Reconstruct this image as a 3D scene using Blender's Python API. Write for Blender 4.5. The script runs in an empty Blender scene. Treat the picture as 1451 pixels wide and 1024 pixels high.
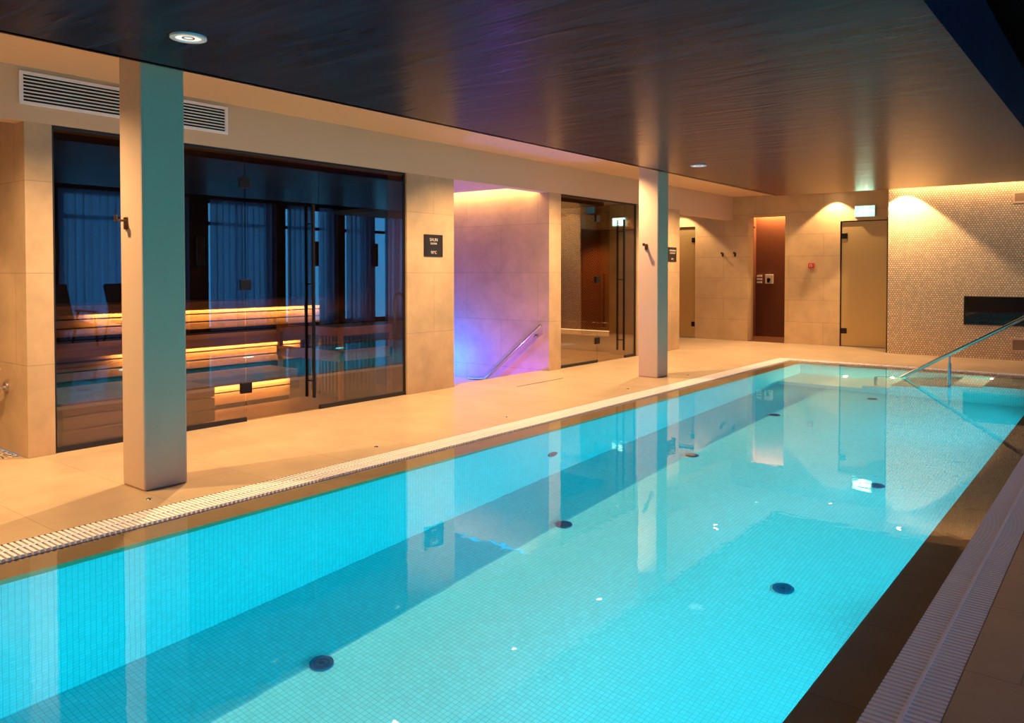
import bpy, bmesh, math, random
from mathutils import Vector, Matrix
random.seed(7)
S = bpy.context.scene
C = S.collection
PI = math.pi

# ------------------------------------------------------------------ camera
F_PX, PX, PY, PITCH, YAW = 1119.47, 732.37, 409.68, 0.022065, 0.665563
cd = bpy.data.cameras.new('camera'); cam = bpy.data.objects.new('camera', cd); C.objects.link(cam)
cd.sensor_fit = 'HORIZONTAL'; cd.sensor_width = 36
cd.lens = F_PX / 1451 * 36
cd.shift_x = (725.5 - PX) / 1451
cd.shift_y = (PY - 512) / 1451
cam.location = (0, 0, 1.25)
cam.rotation_euler = (PI/2 - PITCH, 0, YAW)
cd.clip_start = 0.05
S.camera = cam
# ------------------------------------------------------------------ exposure, world, cycles
S.view_settings.view_transform = 'Standard'
S.view_settings.look = 'None'
S.view_settings.gamma = 1
S.view_settings.use_curve_mapping = False
S.view_settings.exposure = 0.15
cy = S.cycles
cy.use_denoising = True
try: cy.denoiser = 'OPENIMAGEDENOISE'; cy.denoising_input_passes = 'RGB_ALBEDO_NORMAL'
except Exception: pass
cy.max_bounces = 10; cy.diffuse_bounces = 4; cy.glossy_bounces = 6; cy.transmission_bounces = 8; cy.transparent_max_bounces = 12
cy.caustics_reflective = False; cy.caustics_refractive = True
cy.sample_clamp_indirect = 3.0; cy.blur_glossy = 0.5
W = bpy.data.worlds.new('dusk_sky'); S.world = W; W.use_nodes = True
W.node_tree.nodes['Background'].inputs[0].default_value = (0.06, 0.30, 0.66, 1)
W.node_tree.nodes['Background'].inputs[1].default_value = 5.0

# light settings
WARM = (1.0, 0.65, 0.34)
WARM2 = (1.0, 0.50, 0.18)
CYAN = (0.0, 0.69, 0.83)
SPOT_W, POOL_W = 285, 38

def light(name, kind, loc, energy, col, parent=None, **kw):
    l = bpy.data.lights.new(name, kind); l.energy = energy; l.color = col
    rot = kw.pop('rot', None); caustic = kw.pop('caustic', False)
    for k, v in kw.items(): setattr(l, k, v)
    o = bpy.data.objects.new(name, l); C.objects.link(o); o.location = loc
    if rot: o.rotation_euler = rot
    if caustic:
        try: l.cycles.is_caustics_light = True
        except Exception as e: print('caustic', e)
    if parent: o.parent = parent; o.location = Vector(loc) - parent.location
    return o

# ------------------------------------------------------------------ mesh helpers
class MB:
    def __init__(s): s.v = []; s.f = []; s.sm = []
    def add(s, vs, fs, smooth=False):
        b = len(s.v); s.v += [tuple(v) for v in vs]; s.f += [tuple(i+b for i in f) for f in fs]; s.sm += [smooth]*len(fs); return s
    def box(s, x0, x1, y0, y1, z0, z1):
        if x0 > x1: x0, x1 = x1, x0
        if y0 > y1: y0, y1 = y1, y0
        if z0 > z1: z0, z1 = z1, z0
        vs = [(x0,y0,z0),(x1,y0,z0),(x1,y1,z0),(x0,y1,z0),(x0,y0,z1),(x1,y0,z1),(x1,y1,z1),(x0,y1,z1)]
        return s.add(vs, [(0,3,2,1),(4,5,6,7),(0,1,5,4),(1,2,6,5),(2,3,7,6),(3,0,4,7)])
    def obox(s, c, ax, ay, az, hx, hy, hz):
        c, ax, ay, az = map(Vector, (c, ax, ay, az)); vs = []
        for k in (-1, 1):
            for i, j in ((-1,-1),(1,-1),(1,1),(-1,1)): vs.append(c + ax*hx*i + ay*hy*j + az*hz*k)
        return s.add(vs, [(0,3,2,1),(4,5,6,7),(0,1,5,4),(1,2,6,5),(2,3,7,6),(3,0,4,7)])
    def quad(s, a, b, c, d): return s.add([a, b, c, d], [(0,1,2,3)])
    def cyl(s, p0, p1, r, n=20, r1=None, cap=True):
        p0, p1 = Vector(p0), Vector(p1); r1 = r if r1 is None else r1
        d = (p1-p0).normalized(); a = d.orthogonal().normalized(); b = d.cross(a)
        vs = []
        for k in range(n):
            t = 2*PI*k/n; e = a*math.cos(t)+b*math.sin(t); vs += [p0+e*r, p1+e*r1]
        s.add(vs, [(2*k, 2*((k+1)%n), 2*((k+1)%n)+1, 2*k+1) for k in range(n)], True)
        if cap:
            s.add([vs[2*k] for k in range(n)], [tuple(reversed(range(n)))])
            s.add([vs[2*k+1] for k in range(n)], [tuple(range(n))])
        return s
    def tube(s, pts, r, n=14):
        pts = [Vector(p) for p in pts]; rings = []; a = None
        for i, p in enumerate(pts):
            d = ((pts[min(i+1, len(pts)-1)]-p).normalized() + (p-pts[max(i-1, 0)]).normalized())
            if d.length < 1e-6: d = Vector((0,0,1))
            d.normalize()
            a = d.orthogonal() if a is None else (a - d*a.dot(d))
            a.normalize(); b = d.cross(a)
            rings.append([p + (a*math.cos(2*PI*k/n)+b*math.sin(2*PI*k/n))*r for k in range(n)])
        vs = [v for R in rings for v in R]; m = len(rings)
        fs = [(i*n+k, i*n+(k+1)%n, (i+1)*n+(k+1)%n, (i+1)*n+k) for i in range(m-1) for k in range(n)]
        s.add(vs, fs, True)
        s.add(rings[0], [tuple(reversed(range(n)))]); s.add(rings[-1], [tuple(range(n))])
        return s
    def ring(s, c, axis, r0, r1, h, n=32):
        """flat washer of thickness h along axis"""
        c, d = Vector(c), Vector(axis).normalized(); a = d.orthogonal().normalized(); b = d.cross(a); vs = []
        for k in range(n):
            t = 2*PI*k/n; e = a*math.cos(t)+b*math.sin(t)
            vs += [c+e*r0, c+e*r1, c+e*r1+d*h, c+e*r0+d*h]
        fs = []
        for k in range(n):
            i, j = 4*k, 4*((k+1) % n)
            for q in range(4): fs.append((i+q, j+q, j+(q+1)%4, i+(q+1)%4))
        return s.add(vs, fs)
    def build(s, name, m=None, parent=None, bevel=0, seg=2):
        me = bpy.data.meshes.new(name); 
        org = Vector((0,0,0)) if parent is None else parent_org(parent)
        me.from_pydata([tuple(Vector(v)-org) for v in s.v], [], s.f)
        me.polygons.foreach_set('use_smooth', s.sm)
        bm = bmesh.new(); bm.from_mesh(me); bmesh.ops.remove_doubles(bm, verts=bm.verts, dist=1e-5) if not bevel and False else None
        bmesh.ops.recalc_face_normals(bm, faces=bm.faces)
        uv = bm.loops.layers.uv.new('UVMap')
        for f in bm.faces:
            n = f.normal; ax = max(range(3), key=lambda i: abs(n[i]))
            for l in f.loops:
                c = l.vert.co + org
                l[uv].uv = (c.y, c.z) if ax == 0 else (c.x, c.z) if ax == 1 else (c.x, c.y)
        bm.to_mesh(me); bm.free()
        if m is not None: me.materials.append(m)
        o = bpy.data.objects.new(name, me); C.objects.link(o)
        if parent is not None: o.parent = parent
        if bevel:
            b = o.modifiers.new('bevel', 'BEVEL'); b.width = bevel; b.segments = seg; b.limit_method = 'ANGLE'; b.angle_limit = 0.7
        return o
def parent_org(p):
    o = Vector((0,0,0))
    while p is not None: o = o + Vector(p.location); p = p.parent
    return o
def thing(name, label, cat, loc=(0,0,0), group=None):
    o = bpy.data.objects.new(name, None); C.objects.link(o); o.empty_display_size = .1
    o.location = loc; o['label'] = label; o['category'] = cat
    if group: o['group'] = group
    return o
def tag(o, label, cat, group=None, kind=None):
    o['label'] = label; o['category'] = cat
    if group: o['group'] = group
    if kind: o['kind'] = kind
    return o
def struct(o, label=None, cat=None):
    o['kind'] = 'structure'
    if label: o['label'] = label
    if cat: o['category'] = cat
    return o
def origin_to(o, loc):
    """move a mesh object's origin to loc"""
    loc = Vector(loc); o.data.transform(Matrix.Translation(-loc)); o.location = loc; return o
def copy_tree(root, loc, label=None, group=None):
    r = root.copy(); C.objects.link(r); r.location = loc
    if label: r['label'] = label
    if group: r['group'] = group
    for ch in list(root.children):
        c = ch.copy(); C.objects.link(c); c.parent = r
        for g in ch.children:
            d = g.copy(); C.objects.link(d); d.parent = c
    return r
def arc(c, r, a0, a1, n, u, v):
    c, u, v = Vector(c), Vector(u), Vector(v)
    return [c + u*r*math.cos(a0+(a1-a0)*k/n) + v*r*math.sin(a0+(a1-a0)*k/n) for k in range(n+1)]

# ------------------------------------------------------------------ materials
def nt(name):
    m = bpy.data.materials.new(name); m.use_nodes = True; t = m.node_tree; return m, t, t.nodes, t.links, t.nodes['Principled BSDF']
def rgb(c): return (c[0], c[1], c[2], 1)
def plain(name, col, rough=.5, metal=0., emit=None, es=0., spec=None, noise=0.06, nscale=8, bump=0.):
    m, t, N, L, b = nt(name)
    b.inputs['Roughness'].default_value = rough; b.inputs['Metallic'].default_value = metal
    if spec is not None: b.inputs['Specular IOR Level'].default_value = spec
    g = N.new('ShaderNodeNewGeometry'); n = N.new('ShaderNodeTexNoise'); n.inputs['Scale'].default_value = nscale; n.inputs['Detail'].default_value = 4
    L.new(g.outputs['Position'], n.inputs['Vector'])
    mx = N.new('ShaderNodeMix'); mx.data_type = 'RGBA'
    mx.inputs['A'].default_value = rgb([c*(1-noise) for c in col]); mx.inputs['B'].default_value = rgb([min(1, c*(1+noise)) for c in col])
    L.new(n.outputs['Fac'], mx.inputs['Factor']); L.new(mx.outputs['Result'], b.inputs['Base Color'])
    if bump:
        bp = N.new('ShaderNodeBump'); bp.inputs['Strength'].default_value = bump; bp.inputs['Distance'].default_value = .01
        L.new(n.outputs['Fac'], bp.inputs['Height']); L.new(bp.outputs['Normal'], b.inputs['Normal'])
    if emit: b.inputs['Emission Color'].default_value = rgb(emit); b.inputs['Emission Strength'].default_value = es
    return m
def tiles(name, col, tw, th, mort=.004, rough=.5, var=.05, offset=.5, mcol=None, bump=.3, nscale=3., shift=(0,0), stain=.10):
    """large-format stone tile, in metres on the box-projected UVs"""
    m, t, N, L, b = nt(name)
    uv = N.new('ShaderNodeUVMap'); mp = N.new('ShaderNodeMapping'); mp.inputs['Location'].default_value = (shift[0], shift[1], 0)
    L.new(uv.outputs['UV'], mp.inputs['Vector'])
    br = N.new('ShaderNodeTexBrick'); br.offset = offset; br.inputs['Scale'].default_value = 1
    br.inputs['Brick Width'].default_value = tw; br.inputs['Row Height'].default_value = th
    br.inputs['Mortar Size'].default_value = mort; br.inputs['Mortar Smooth'].default_value = .2
    br.inputs['Color1'].default_value = rgb([c*(1-var) for c in col]); br.inputs['Color2'].default_value = rgb([min(1, c*(1+var)) for c in col])
    br.inputs['Mortar'].default_value = rgb(mcol or [c*.68 for c in col])
    L.new(mp.outputs['Vector'], br.inputs['Vector'])
    g = N.new('ShaderNodeNewGeometry'); n = N.new('ShaderNodeTexNoise'); n.inputs['Scale'].default_value = nscale; n.inputs['Detail'].default_value = 8; n.inputs['Roughness'].default_value = .65
    L.new(g.outputs['Position'], n.inputs['Vector'])
    r = N.new('ShaderNodeMapRange'); r.inputs['From Min'].default_value = .3; r.inputs['From Max'].default_value = .7
    r.inputs['To Min'].default_value = 1-stain; r.inputs['To Max'].default_value = 1+stain*.6
    L.new(n.outputs['Fac'], r.inputs['Value'])
    mx = N.new('ShaderNodeMix'); mx.data_type = 'RGBA'; mx.blend_type = 'MULTIPLY'; mx.inputs['Factor'].default_value = 1
    L.new(br.outputs['Color'], mx.inputs['A']); L.new(r.outputs['Result'], mx.inputs['B']); L.new(mx.outputs['Result'], b.inputs['Base Color'])
    b.inputs['Roughness'].default_value = rough
    bp = N.new('ShaderNodeBump'); bp.invert = True; bp.inputs['Strength'].default_value = bump; bp.inputs['Distance'].default_value = .002
    L.new(br.outputs['Fac'], bp.inputs['Height']); L.new(bp.outputs['Normal'], b.inputs['Normal'])
    return m
def penny(name, col, gcol, s=.036, rough=.35):
    """staggered small round tiles"""
    m, t, N, L, b = nt(name)
    uv = N.new('ShaderNodeUVMap'); sp = N.new('ShaderNodeSeparateXYZ'); L.new(uv.outputs['UV'], sp.inputs[0])
    def M(op, a, b_=None, c_=None):
        n = N.new('ShaderNodeMath'); n.operation = op
        for i, v in enumerate((a, b_, c_)):
            if v is None: continue
            if isinstance(v, (int, float)): n.inputs[i].default_value = v
            else: L.new(v, n.inputs[i])
        return n.outputs[0]
    cw, ch = s, s*.86
    row = M('FLOOR', M('DIVIDE', sp.outputs['Y'], ch))
    odd = M('FLOORED_MODULO', row, 2.0)
    u = M('ADD', M('DIVIDE', sp.outputs['X'], cw), M('MULTIPLY', odd, .5))
    fu = M('SUBTRACT', M('FRACT', u), .5); fv = M('SUBTRACT', M('FRACT', M('DIVIDE', sp.outputs['Y'], ch)), .5)
    d = M('SQRT', M('ADD', M('MULTIPLY', fu, fu), M('MULTIPLY', M('MULTIPLY', fv, .86), M('MULTIPLY', fv, .86))))
    mr = N.new('ShaderNodeMapRange'); mr.interpolation_type = 'SMOOTHSTEP'
    mr.inputs['From Min'].default_value = .36; mr.inputs['From Max'].default_value = .46; mr.inputs['To Min'].default_value = 1; mr.inputs['To Max'].default_value = 0
    L.new(d, mr.inputs['Value'])
    # per-tile tint
    wn = N.new('ShaderNodeTexWhiteNoise'); wn.noise_dimensions = '2D'; cb = N.new('ShaderNodeCombineXYZ')
    L.new(M('FLOOR', u), cb.inputs[0]); L.new(row, cb.inputs[1]); L.new(cb.outputs[0], wn.inputs['Vector'])
    tin = N.new('ShaderNodeMix'); tin.data_type = 'RGBA'; tin.inputs['A'].default_value = rgb([c*.82 for c in col]); tin.inputs['B'].default_value = rgb([min(1, c*1.12) for c in col])
    L.new(wn.outputs['Value'], tin.inputs['Factor'])
    mx = N.new('ShaderNodeMix'); mx.data_type = 'RGBA'; mx.inputs['A'].default_value = rgb(gcol); L.new(tin.outputs['Result'], mx.inputs['B'])
    L.new(mr.outputs['Result'], mx.inputs['Factor']); L.new(mx.outputs['Result'], b.inputs['Base Color'])
    b.inputs['Roughness'].default_value = rough
    bp = N.new('ShaderNodeBump'); bp.inputs['Strength'].default_value = .8; bp.inputs['Distance'].default_value = .006
    L.new(mr.outputs['Result'], bp.inputs['Height']); L.new(bp.outputs['Normal'], b.inputs['Normal'])
    return m
def wood(name, c1, c2, rough=.45, axis='Y', scale=1.):
    m, t, N, L, b = nt(name)
    g = N.new('ShaderNodeNewGeometry'); mp = N.new('ShaderNodeMapping'); L.new(g.outputs['Position'], mp.inputs['Vector'])
    sc = {'X': (1.2, 22, 22), 'Y': (22, 1.2, 22), 'Z': (22, 22, 1.2)}[axis]
    mp.inputs['Scale'].default_value = tuple(v*scale for v in sc)
    n = N.new('ShaderNodeTexNoise'); n.inputs['Scale'].default_value = 1; n.inputs['Detail'].default_value = 6; n.inputs['Distortion'].default_value = .6
    L.new(mp.outputs['Vector'], n.inputs['Vector'])
    cr = N.new('ShaderNodeValToRGB'); cr.color_ramp.elements[0].position = .3; cr.color_ramp.elements[1].position = .7
    cr.color_ramp.elements[0].color = rgb(c1); cr.color_ramp.elements[1].color = rgb(c2)
    L.new(n.outputs['Fac'], cr.inputs['Fac']); L.new(cr.outputs['Color'], b.inputs['Base Color'])
    b.inputs['Roughness'].default_value = rough
    bp = N.new('ShaderNodeBump'); bp.inputs['Strength'].default_value = .15; bp.inputs['Distance'].default_value = .002
    L.new(n.outputs['Fac'], bp.inputs['Height']); L.new(bp.outputs['Normal'], b.inputs['Normal'])
    return m
def thin_glass(name, tint, ior=1.6, refl=(1,1,1), rough=0.0):
    m, t, N, L, b = nt(name); N.remove(b)
    out = [n for n in N if n.type == 'OUTPUT_MATERIAL'][0]
    tr = N.new('ShaderNodeBsdfTransparent'); tr.inputs['Color'].default_value = rgb(tint)
    gl = N.new('ShaderNodeBsdfAnisotropic') if False else N.new('ShaderNodeBsdfGlossy'); gl.inputs['Roughness'].default_value = rough; gl.inputs['Color'].default_value = rgb(refl)
    r0 = ((ior-1)/(ior+1))**2          # Schlick reflectance, the same from both faces of the pane
    g = N.new('ShaderNodeNewGeometry'); d = N.new('ShaderNodeVectorMath'); d.operation = 'DOT_PRODUCT'
    L.new(g.outputs['Normal'], d.inputs[0]); L.new(g.outputs['Incoming'], d.inputs[1])
    def K(op, a, b=0.0):
        q = N.new('ShaderNodeMath'); q.operation = op
        for i, v in enumerate((a, b)):
            if isinstance(v, (int, float)): q.inputs[i].default_value = v
            else: L.new(v, q.inputs[i])
        return q.outputs[0]
    f = K('ADD', K('MULTIPLY', K('POWER', K('SUBTRACT', 1.0, K('ABSOLUTE', d.outputs['Value'])), 5.0), 1-r0), r0)
    mx = N.new('ShaderNodeMixShader'); L.new(f, mx.inputs[0]); L.new(tr.outputs[0], mx.inputs[1]); L.new(gl.outputs[0], mx.inputs[2])
    L.new(mx.outputs[0], out.inputs['Surface'])
    return m
def emission(name, col, s):
    m, t, N, L, b = nt(name); N.remove(b)
    out = [n for n in N if n.type == 'OUTPUT_MATERIAL'][0]
    e = N.new('ShaderNodeEmission'); e.inputs[0].default_value = rgb(col); e.inputs[1].default_value = s
    L.new(e.outputs[0], out.inputs['Surface']); return m

STONE = (.52, .345, .185)
M = {}
M['wall'] = tiles('sandstone_wall_tile', STONE, 1.2, .62, .003, .55, .03, stain=.2)
M['wall_far'] = tiles('sandstone_wall_tile_low', (.54, .36, .18), 1.2, .38, .0035, .5, .03, stain=.18)
M['deck'] = tiles('sandstone_floor_tile', (.47, .335, .20), 1.2, .6, .003, .36, .04, stain=.16, shift=(.26, .2))
M['ledge'] = tiles('wet_sandstone_ledge', (.46, .27, .15), 3, .6, .003, .3, .04, stain=.12, offset=0)
M['plaster'] = plain('cream_plaster', (.70, .47, .28), .8, noise=.03, nscale=2)
M['column'] = plain('beige_column_plaster', (.58, .41, .27), .6, noise=.05, nscale=3)
M['mosaic'] = tiles('pale_pool_mosaic', (.20, .72, .78), .025, .025, .0013, .25, .05, offset=0, mcol=(.11, .48, .56), bump=.25, stain=.03)
M['litstep'] = tiles('lit_step_mosaic', (.66, .74, .70), .025, .025, .0013, .25, .05, offset=0, mcol=(.40, .50, .50), bump=.25, stain=.03)  # lit copy of the pool mosaic: lamp light and reflection put into the colour
M['penny'] = penny('penny_round_wall', (.88, .67, .40), (.36, .21, .10), .036)
M['pennydark'] = penny('penny_round_dark', (.30, .21, .14), (.05, .03, .02), .03, .2)
M['black'] = plain('black_metal', (.012, .010, .010), .35, .6)
M['blackp'] = plain('black_profile', (.01, .008, .008), .5)
M['steel'] = plain('brushed_steel', (.62, .62, .60), .22, 1.0, noise=.03, nscale=40)
M['bronze'] = plain('bronze_metal', (.16, .10, .06), .3, 1.0)
M['whitep'] = plain('white_grille_paint', (.92, .88, .84), .45, noise=.02)
M['grate'] = plain('ivory_grating_plastic', (.90, .83, .80), .4, noise=.03)
M['dark'] = plain('void_black', (.006, .006, .006), .9)
M['sign'] = plain('dark_sign_plate', (.018, .014, .012), .35)
M['letters'] = plain('pale_letters', (.62, .55, .47), .5)
M['woodw'] = wood('sauna_bench_wood', (.52, .32, .15), (.74, .50, .27), .5, 'Y')
M['woodx'] = wood('stove_guard_wood', (.42, .22, .10), (.62, .37, .18), .5, 'X')
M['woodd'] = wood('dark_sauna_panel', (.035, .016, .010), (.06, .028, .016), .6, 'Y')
M['walnut'] = wood('walnut_panel', (.055, .022, .012), (.10, .04, .02), .5, 'Z')
M['raised'] = plain('dark_brown_ceiling', (.009, .004, .003), .9, spec=.02)
M['stonep'] = plain('sauna_stones', (.035, .030, .028), .85, noise=.4, nscale=30)
M['frost'] = plain('frosted_gold_glass', (.60, .44, .19), .34, .75, noise=.04, nscale=60)
M['shadestone'] = plain('shaded_shower_stone', (.17, .060, .032), .4, noise=.08, nscale=4)  # wall stone darkened towards red, the alcove's shade put into the colour
M['smoke'] = thin_glass('smoked_glass', (.64, .55, .48), 2.0)
M['clear'] = thin_glass('window_glass', (.85, .93, .95), 1.5)
M['steamglass'] = thin_glass('clear_tinted_glass', (.84, .74, .62), 2.2)
M['blackglass'] = plain('black_glass', (.004, .006, .012), .04)
M['led'] = emission('warm_led_strip', (1, .62, .25), 9)
M['ledsoft'] = emission('soft_led_line', (1, .80, .45), 1.6)
M['hatch'] = plain('brown_hatch_panel', (.34, .20, .10), .5)
M['red'] = plain('red_plastic', (.55, .03, .02), .4)
M['white'] = plain('white_plastic', (.8, .8, .78), .4, noise=.01)

# dark brushed ceiling
m, t, N, L, b = nt('dark_brushed_ceiling'); M['ceil'] = m
g = N.new('ShaderNodeNewGeometry'); mp = N.new('ShaderNodeMapping'); mp.inputs['Scale'].default_value = (1.1, 7, 1); L.new(g.outputs['Position'], mp.inputs['Vector'])
n = N.new('ShaderNodeTexNoise'); n.inputs['Scale'].default_value = 1.5; n.inputs['Detail'].default_value = 7; n.inputs['Distortion'].default_value = .8; L.new(mp.outputs['Vector'], n.inputs['Vector'])
cr = N.new('ShaderNodeValToRGB'); cr.color_ramp.elements[0].position = .35; cr.color_ramp.elements[1].position = .8
cr.color_ramp.elements[0].color = (.009, .013, .026, 1); cr.color_ramp.elements[1].color = (.024, .034, .056, 1)
L.new(n.outputs['Fac'], cr.inputs['Fac']); L.new(cr.outputs['Color'], b.inputs['Base Color'])
out = [q for q in N if q.type == 'OUTPUT_MATERIAL'][0]
b.inputs['Roughness'].default_value = .8; b.inputs['Specular IOR Level'].default_value = 0
gs = N.new('ShaderNodeBsdfGlossy'); gs.inputs['Color'].default_value = (.95, .86, .74, 1); gs.inputs['Roughness'].default_value = .24
lw_ = N.new('ShaderNodeLayerWeight'); lw_.inputs['Blend'].default_value = .5
pw = N.new('ShaderNodeMath'); pw.operation = 'POWER'; pw.inputs[1].default_value = 10.0; L.new(lw_.outputs['Facing'], pw.inputs[0])
mu = N.new('ShaderNodeMath'); mu.operation = 'MULTIPLY_ADD'; mu.inputs[1].default_value = 1.35; mu.inputs[2].default_value = .008; mu.use_clamp = True; L.new(pw.outputs[0], mu.inputs[0])
sx = N.new('ShaderNodeMixShader'); L.new(mu.outputs[0], sx.inputs[0]); L.new(b.outputs[0], sx.inputs[1]); L.new(gs.outputs[0], sx.inputs[2]); L.new(sx.outputs[0], out.inputs['Surface'])
bp = N.new('ShaderNodeBump'); bp.inputs['Strength'].default_value = .35; bp.inputs['Distance'].default_value = .02
L.new(n.outputs['Fac'], bp.inputs['Height']); L.new(bp.outputs['Normal'], b.inputs['Normal']); L.new(bp.outputs['Normal'], gs.inputs['Normal'])

# water
m, t, N, L, b = nt('pool_water'); M['water'] = m; N.remove(b)
out = [q for q in N if q.type == 'OUTPUT_MATERIAL'][0]
gl = N.new('ShaderNodeBsdfGlass'); gl.inputs['IOR'].default_value = 1.333; gl.inputs['Roughness'].default_value = 0; gl.inputs['Color'].default_value = (.90, .99, 1, 1)
L.new(gl.outputs[0], out.inputs['Surface'])
g = N.new('ShaderNodeNewGeometry'); n = N.new('ShaderNodeTexNoise'); n.inputs['Scale'].default_value = 9; n.inputs['Detail'].default_value = 1; n.inputs['Distortion'].default_value = .5
L.new(g.outputs['Position'], n.inputs['Vector'])
bp = N.new('ShaderNodeBump'); bp.inputs['Strength'].default_value = .10; bp.inputs['Distance'].default_value = .0035
L.new(n.outputs['Fac'], bp.inputs['Height']); L.new(bp.outputs['Normal'], gl.inputs['Normal'])

# sheer curtain
m, t, N, L, b = nt('sheer_curtain'); M['curtain'] = m; N.remove(b)
out = [q for q in N if q.type == 'OUTPUT_MATERIAL'][0]
tl = N.new('ShaderNodeBsdfTranslucent'); tl.inputs[0].default_value = (.42, .55, .75, 1)
df = N.new('ShaderNodeBsdfDiffuse'); df.inputs[0].default_value = (.38, .22, .24, 1)
tr = N.new('ShaderNodeBsdfTransparent'); tr.inputs[0].default_value = (.9, .9, .95, 1)
m1 = N.new('ShaderNodeMixShader'); m1.inputs[0].default_value = .5; L.new(tl.outputs[0], m1.inputs[1]); L.new(df.outputs[0], m1.inputs[2])
m2 = N.new('ShaderNodeMixShader'); m2.inputs[0].default_value = .16; L.new(m1.outputs[0], m2.inputs[1]); L.new(tr.outputs[0], m2.inputs[2])
L.new(m2.outputs[0], out.inputs['Surface'])

# steam-room chevron mosaic
m, t, N, L, b = nt('chevron_mosaic'); M['chevron'] = m
uv = N.new('ShaderNodeUVMap'); sp = N.new('ShaderNodeSeparateXYZ'); L.new(uv.outputs['UV'], sp.inputs[0])
def mth(op, a, b_=None):
    q = N.new('ShaderNodeMath'); q.operation = op
    for i, v in enumerate((a, b_)):
        if v is None: continue
        if isinstance(v, (int, float)): q.inputs[i].default_value = v
        else: L.new(v, q.inputs[i])
    return q.outputs[0]
pu = mth('PINGPONG', sp.outputs['X'], .27); pv = mth('PINGPONG', sp.outputs['Y'], .27)
st = mth('PINGPONG', mth('ADD', pu, pv), .0225)
r = N.new('ShaderNodeMapRange'); r.inputs['From Min'].default_value = .008; r.inputs['From Max'].default_value = .013; L.new(st, r.inputs['Value'])
mx = N.new('ShaderNodeMix'); mx.data_type = 'RGBA'; mx.inputs['A'].default_value = (.02, .006, .004, 1); mx.inputs['B'].default_value = (.30, .12, .05, 1)
L.new(r.outputs['Result'], mx.inputs['Factor']); L.new(mx.outputs['Result'], b.inputs['Base Color']); b.inputs['Roughness'].default_value = .3

# pebble mat
m, t, N, L, b = nt('pebble_floor'); M['pebble'] = m
g = N.new('ShaderNodeNewGeometry'); v = N.new('ShaderNodeTexVoronoi'); v.feature = 'DISTANCE_TO_EDGE'; v.inputs['Scale'].default_value = 28; L.new(g.outputs['Position'], v.inputs['Vector'])
r = N.new('ShaderNodeMapRange'); r.inputs['From Min'].default_value = .06; r.inputs['From Max'].default_value = .16; L.new(v.outputs['Distance'], r.inputs['Value'])
mx = N.new('ShaderNodeMix'); mx.data_type = 'RGBA'; mx.inputs['A'].default_value = (.05, .03, .02, 1); mx.inputs['B'].default_value = (.75, .62, .48, 1)
L.new(r.outputs['Result'], mx.inputs['Factor']); L.new(mx.outputs['Result'], b.inputs['Base Color'])

# ------------------------------------------------------------------ key dimensions (metres)
WX = -5.82            # left wall face
HEAD = 2.25           # head of the openings
CZ = 2.61             # cream ceiling
DZ = 2.40             # dark dropped ceiling
FY = 13.80            # far wall
FEY = 13.10           # mosaic feature wall
RX = 3.40             # window wall
RZ = 2.86             # raised ceiling
NY = -3.2             # wall behind the photographer
PL, PR, P0, P1 = -3.66, -0.77, -1.6, 11.03   # pool water
GL0, GL1 = -4.08, -3.86                      # left grating
GR0, GR1 = -0.60, -0.41                      # right grating
GF0, GF1 = 11.20, 11.41                      # far grating
PD = -1.33
WZ = -0.012

# ------------------------------------------------------------------ floor and pool shell
fl = MB()
fl.box(-5.95, GL0, NY, 13.9, -.12, 0)
fl.box(GR1, RX+.15, NY, 15.8, -.12, 0)
fl.box(GL0, GR1, GF1, 13.95, -.12, 0)
fl.box(GL0, GR1, NY, P0-.42, -.12, 0)
fl.box(-7.4, -5.95, 11.52, 13.95, -.12, 0)
struct(fl.build('floor', M['deck']))
lg = MB()
lg.box(GL1, PL, P0-.2, P1+.17, -.09, -.03)
lg.box(PR, GR0, P0-.2, P1+.17, -.09, -.03)
lg.box(PL, PR, P1, P1+.17, -.09, -.03)
lg.box(PL, PR, P0-.2, P0, -.09, -.03)
pool = thing('swimming_pool', 'long turquoise mosaic swimming pool set flush into the stone deck', 'pool', (-2.2, 4.7, PD))
lg.build('overflow_ledge', M['ledge'], pool)
sh = MB()
sh.box(PL-.12, PL, P0-.12, P1+.12, PD-.12, -.09)
sh.box(PR, PR+.12, P0-.12, P1+.12, PD-.12, -.09)
sh.box(PL, PR, P1, P1+.12, PD-.12, -.09)
sh.box(PL, PR, P0-.12, P0, PD-.12, -.09)
sh.box(PL, PR, P0, P1, PD-.12, PD)
sh.build('basin', M['mosaic'], pool)
# gutter channel under the gratings
gc = MB()
for (x0, x1, y0, y1) in ((GL0, GL1, P0-.42, GF1), (GR0, GR1, P0-.42, GF1), (GL1, GR0, GF0, GF1), (GL1, GR0, P0-.42, P0-.2)):
    gc.box(x0, x1, y0, y1, -.2, -.12)
gc.build('gutter_channel', M['dark'], pool)
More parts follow.
